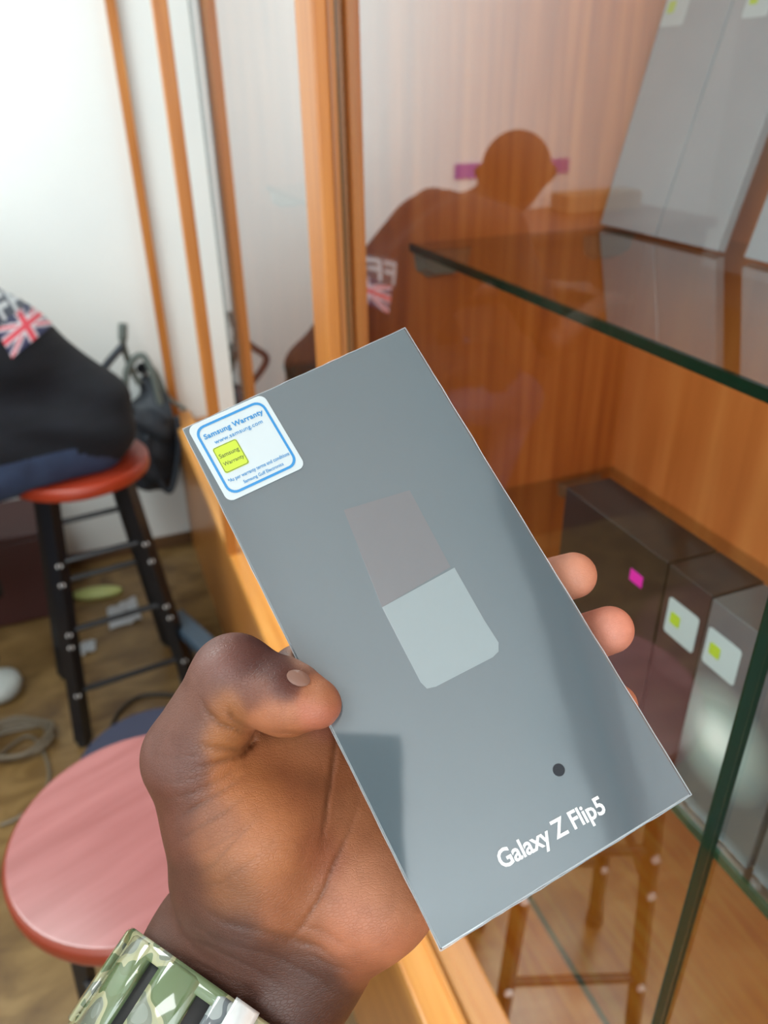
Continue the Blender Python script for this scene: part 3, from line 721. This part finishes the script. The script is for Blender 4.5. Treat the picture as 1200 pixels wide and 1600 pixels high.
# shoes resting on the rung
for y1 in (1.70, 2.00):
    bm = tube_bm([(-.36+.083, y1-1.842, .335), (-.40+.083, y1-1.842, .325), (-.46+.083, y1-1.842, .315), (-.53+.083, y1-1.842, .31), (-.56+.083, y1-1.842, .31)], [.034, .045, .043, .038, .018], 14)
    sh_ = bmobj('shoe', bm, rubber, pe, True)
    bmobj('orange_tab', lathe_bm([(.004, 0), (.012, .002), (.012, .008), (.004, .01)], 12, (-.40+.083, y1-1.842-.047, .335)), mat('orange_tab', (.6,.12,.01), .5), sh_)
ptree = BVHTree.FromPolygons([tuple(p) for p in PV], [tuple(int(i) for i in f) for f in PF])
printm = bpy.data.materials.new('shirt_print'); printm.use_nodes = True; v_ = N(printm, 'ShaderNodeVertexColor'); v_.layer_name = 'Col'; L(printm, v_.outputs[0], bsdf(printm).inputs['Base Color']); bsdf(printm).inputs['Roughness'].default_value = .7
def jack(u, v):
    W_, R_, B_ = (.55,.50,.55), (.62,.06,.09), (.03,.035,.10)
    x, y = (u-.5)*2, (v-.5)*2
    if abs(x) < .10 or abs(y) < .16: return R_
    if abs(x) < .18 or abs(y) < .28: return W_
    d = min(abs(x-y), abs(x+y))
    if d < .08: return R_
    if d < .24: return W_
    return B_
def lin(p00, p10, p01):
    def f(u, v): return p00[0]+(p10[0]-p00[0])*u+(p01[0]-p00[0])*v, p00[1]+(p10[1]-p00[1])*u+(p01[1]-p00[1])*v
    return f
drape('flag_print', lin((-8, 515), (62, 458), (18, 560)), 48, 30, .003, printm, pe, ptree, jack)
def letters(u, v):
    k = (u*4) % 1; g = (.42,.44,.46); d_ = (.05,.06,.08)
    if v < .12 or v > .88: return d_
    if k < .22: return g
    if (.40 < v < .58 or v < .28) and k < .8: return g
    return d_
drape('lettering_print', lin((-40, 470), (40, 425), (-10, 520)), 48, 20, .003, printm, pe, ptree, letters)
tag(pe, 'person in black flag-print shirt and jeans hunched on the red-seated stool', 'person')

# ------------------------------------------------------------------ bag on the far stool
bagm = noisy('dark_grey_nylon', [(.3,(.012,.017,.026)),(.7,(.03,.04,.055))], (1,1,1), 9, .6, 4, .5)
strapm = mat('grey_green_webbing', (.14,.17,.16), .7)
bl = np.array(on(238, 770, 1, 2.50))
blo = (-.03, 2.36, .20); bhi = (.212, 2.61, .84); BG = grid(blo, bhi, .006)
def Bp(x, y, Yv): return tuple(on(x, y, 1, Yv))
bb = cone(BG, Bp(232,735,2.50), Bp(246,650,2.51), .070, .062); bb = smin(bb, cone(BG, Bp(246,650,2.51), Bp(232,600,2.53), .060, .030), .05)
bb = smin(bb, cone(BG, Bp(205,720,2.46), Bp(212,650,2.49), .040, .036), .04)
bb = smin(bb, cone(BG, Bp(255,745,2.52), Bp(262,690,2.52), .045, .045), .03)
bb = bb+.005*np.sin(BG[2]*70+BG[0]*60)*np.cos(BG[1]*40)
bb = np.maximum(bb, BG[1]-2.604); bb = np.maximum(bb, BG[0]-.207)
BV_, BF_ = surface_nets(bb, np.array(blo), .006)
be = empty('backpack', tuple(bl)); fast_mesh('bag_body', BV_-bl, BF_, bagm, be)
def w2(pts): return [tuple(np.array(p)-bl) for p in pts]
def smooth(pts, n=6):
    out = []
    for i in range(len(pts)-1):
        p0 = np.array(pts[max(i-1, 0)]); p1 = np.array(pts[i]); p2 = np.array(pts[i+1]); p3 = np.array(pts[min(i+2, len(pts)-1)])
        for k in range(n):
            t = k/n; out.append(tuple(.5*((2*p1)+(-p0+p2)*t+(2*p0-5*p1+4*p2-p3)*t*t+(-p0+3*p1-3*p2+p3)*t**3)))
    return out+[tuple(pts[-1])]
bmobj('shoulder_strap', tube_bm(w2(smooth([on(195,615,1,2.47), on(200,575,1,2.48), on(222,555,1,2.48), on(240,590,1,2.47), on(252,640,1,2.47), on(262,690,1,2.47)])), .011, 8), strapm, be, True)
bmobj('shoulder_strap', tube_bm(w2(smooth([on(225,560,1,2.50), on(245,585,1,2.51), on(262,620,1,2.51), on(290,640,1,2.51)])), .007, 8), strapm, be, True)
bmobj('carry_handle', tube_bm(w2(smooth([on(218,600,1,2.49), on(205,575,1,2.49), on(194,545,1,2.48), on(192,530,1,2.47), on(192,506,1,2.47)])), [.010]*18+[.014]*7, 8), strapm, be, True)
bmobj('shoulder_strap', tube_bm(w2(smooth([on(205,640,1,2.46), on(150,600,1,2.46), on(165,572,1,2.46), on(192,540,1,2.47)])), .012, 8), bagm, be, True)
bmobj('shoulder_strap', tube_bm(w2(smooth([on(228,680,1,2.44), on(250,750,1,2.44), on(268,765,1,2.44), on(280,700,1,2.45), on(276,650,1,2.46)])), .010, 8), bagm, be, True)
hk = empty('wall_hook', tuple(on(222,575,1,2.609)))
bmobj('hook_plate', lathe_bm([(.018,0),(.020,.002),(.018,.004)], 16), black_metal, hk).rotation_euler = (math.pi/2,0,0)
bmobj('hook_arm', tube_bm([(0,-.002,0),(0,-.05,-.01),(0,-.085,-.012),(0,-.10,.012)], .005, 8), black_metal, hk, True)
tag(hk, 'small black wall hook carrying the dark grey backpack', 'hook')
tag(be, 'dark grey backpack with looping grey straps hanging at the far wall', 'bag')

# ------------------------------------------------------------------ things on the floor
def coil(name, pts, r, m): return bmobj(name, tube_bm(pts, r, 8), m, None, True)
cable_m = mat('grey_cable', (.16,.13,.09), .5); cable_d = mat('dark_cable', (.02,.016,.012), .5)
c0 = on(28, 1165, 2, 0)
cp_ = [(c0[0]+(.085+.012*math.sin(i*.9))*math.cos(i*.33), c0[1]+(.065+.012*math.cos(i*.7))*math.sin(i*.33), .006+.0009*i*.5) for i in range(70)]
tag(coil('cable_coil', cp_, .005, cable_m), 'tangled coil of grey-brown cable on the floor at the left edge', 'cable')
cp_ = [tuple(on(*p, 2, .005)) for p in smooth([(0,1290),(40,1270),(75,1225),(70,1180),(45,1150),(5,1175),(-20,1200)])]
tag(coil('cable', cp_, .0045, cable_m), 'single pale cable curving below the cable coil', 'cable')
cp_ = [tuple(on(*p, 2, .005)) for p in smooth([(170,1150),(185,1115),(215,1090),(250,1085),(290,1090)])]
tag(coil('cable', cp_, .006, cable_d), 'brown cable arcing over the floor above the navy seat', 'cable')
c0 = on(2, 1085, 2, 0.0)
bm = lathe_bm([(.03,0),(.055,.01),(.064,.03),(.060,.048),(.045,.058),(.02,.062),(.006,.063)], 28); o = bmobj('white_bowl', bm, mat('white_plastic', (.45,.48,.46), .4), None, True); o.location = (c0[0], c0[1], .0005)
o.name = 'power_adapter'; tag(o, 'rounded white plastic adapter lying beside the cable coil', 'adapter')
c0 = on(153, 930, 2, 0)
bm = bmesh.new(); bmesh.ops.create_uvsphere(bm, u_segments=20, v_segments=12, radius=1)
for v in bm.verts: v.co = Vector((v.co.x*.085, v.co.y*.03, max(v.co.z, -.5)*.02+.010))
o = bmobj('plastic_bottle', bm, mat('pale_yellow_green_plastic', (.50,.56,.20), .35), None, True); o.location = c0; o.rotation_euler = (0, 0, -.2)
tag(o, 'pale yellow-green plastic pouch lying on the floor behind the stool', 'pouch')
def sheet(name, pts, m, label, cat, z=.002):
    g = [on(*p, 2, 0) for p in pts]; bm = bmesh.new(); n = 6; A, B, C3, D = [Vector(p) for p in g]; grid_ = []
    for i in range(n+1):
        row = []
        for j in range(n+1):
            u, v = i/n, j/n; p = A*(1-u)*(1-v)+B*u*(1-v)+C3*u*v+D*(1-u)*v; row.append(bm.verts.new((p.x, p.y, z+random.uniform(0, .012))))
        grid_.append(row)
    for i in range(n):
        for j in range(n): bm.faces.new((grid_[i][j], grid_[i+1][j], grid_[i+1][j+1], grid_[i][j+1]))
    bmesh.ops.solidify(bm, geom=bm.faces[:], thickness=.0008)
    return tag(bmobj(name, bm, m), label, cat)
sheet('paper_sheet', [(168,955),(212,936),(222,970),(172,985)], white_paper, 'crumpled white paper on the floor between the stool legs', 'paper')
sheet('paper_sheet', [(125,1008),(150,1000),(150,1020),(128,1026)], white_paper, 'small white scrap of paper nearer the front stool leg', 'paper')
tanb = mat('tan_cardboard', (.36,.24,.12), .7)
# maroon crate by the far wall
g0 = on(40, 945, 2, 0)
o = empty('crate', (-.36, 2.42, 0)); mar = mat('maroon_plastic', (.055,.012,.010), .45)
box('crate_shell', -.14, .14, -.12, .12, 0, .30, mar, o, .01, 3)
box('crate_lid', -.15, .15, -.13, .13, .30, .325, mar, o, .008, 2)
tag(o, 'dark maroon storage crate on the floor at the far wall', 'crate')
# counter across the far left corner, seen mirrored in the glass
o = empty('counter', (-1.25, 2.33, 0))
box('counter_body', -.22, .58, -.2, .26, 0, 1.07, dark_wood, o)
box('counter_top', -.24, .60, -.22, .27, 1.07, 1.10, dark_wood, o, .004)
tag(o, 'tall dark wooden counter along the far wall, mirrored in the cabinet glass', 'counter')
o = empty('counter', (-1.66, .6, 0))
box('counter_body', -.23, .15, -1.3, 1.98, 0, .80, dark_wood, o)
box('counter_top', -.23, .16, -1.32, 1.99, .80, .83, dark_wood, o, .004)
tag(o, 'long dark wooden counter along the left wall, mirrored in the cabinet glass', 'counter')
o = box('purple_banner', -.26, .20, -.004, 0, -.022, .026, mat('purple_card', (.22,.04,.45), .5)); o.location = (-.96, 2.609, 1.235)
tag(o, 'purple strip on the far wall, mirrored in the glass behind the dark head', 'banner')
o = box('tan_box', -.15, .15, -.06, .06, 0, .06, tanb, None, .003); o.location = (-1.25, 2.46, 1.101)
tag(o, 'flat tan cardboard box on the far counter', 'carton')
bpy.context.view_layer.update()
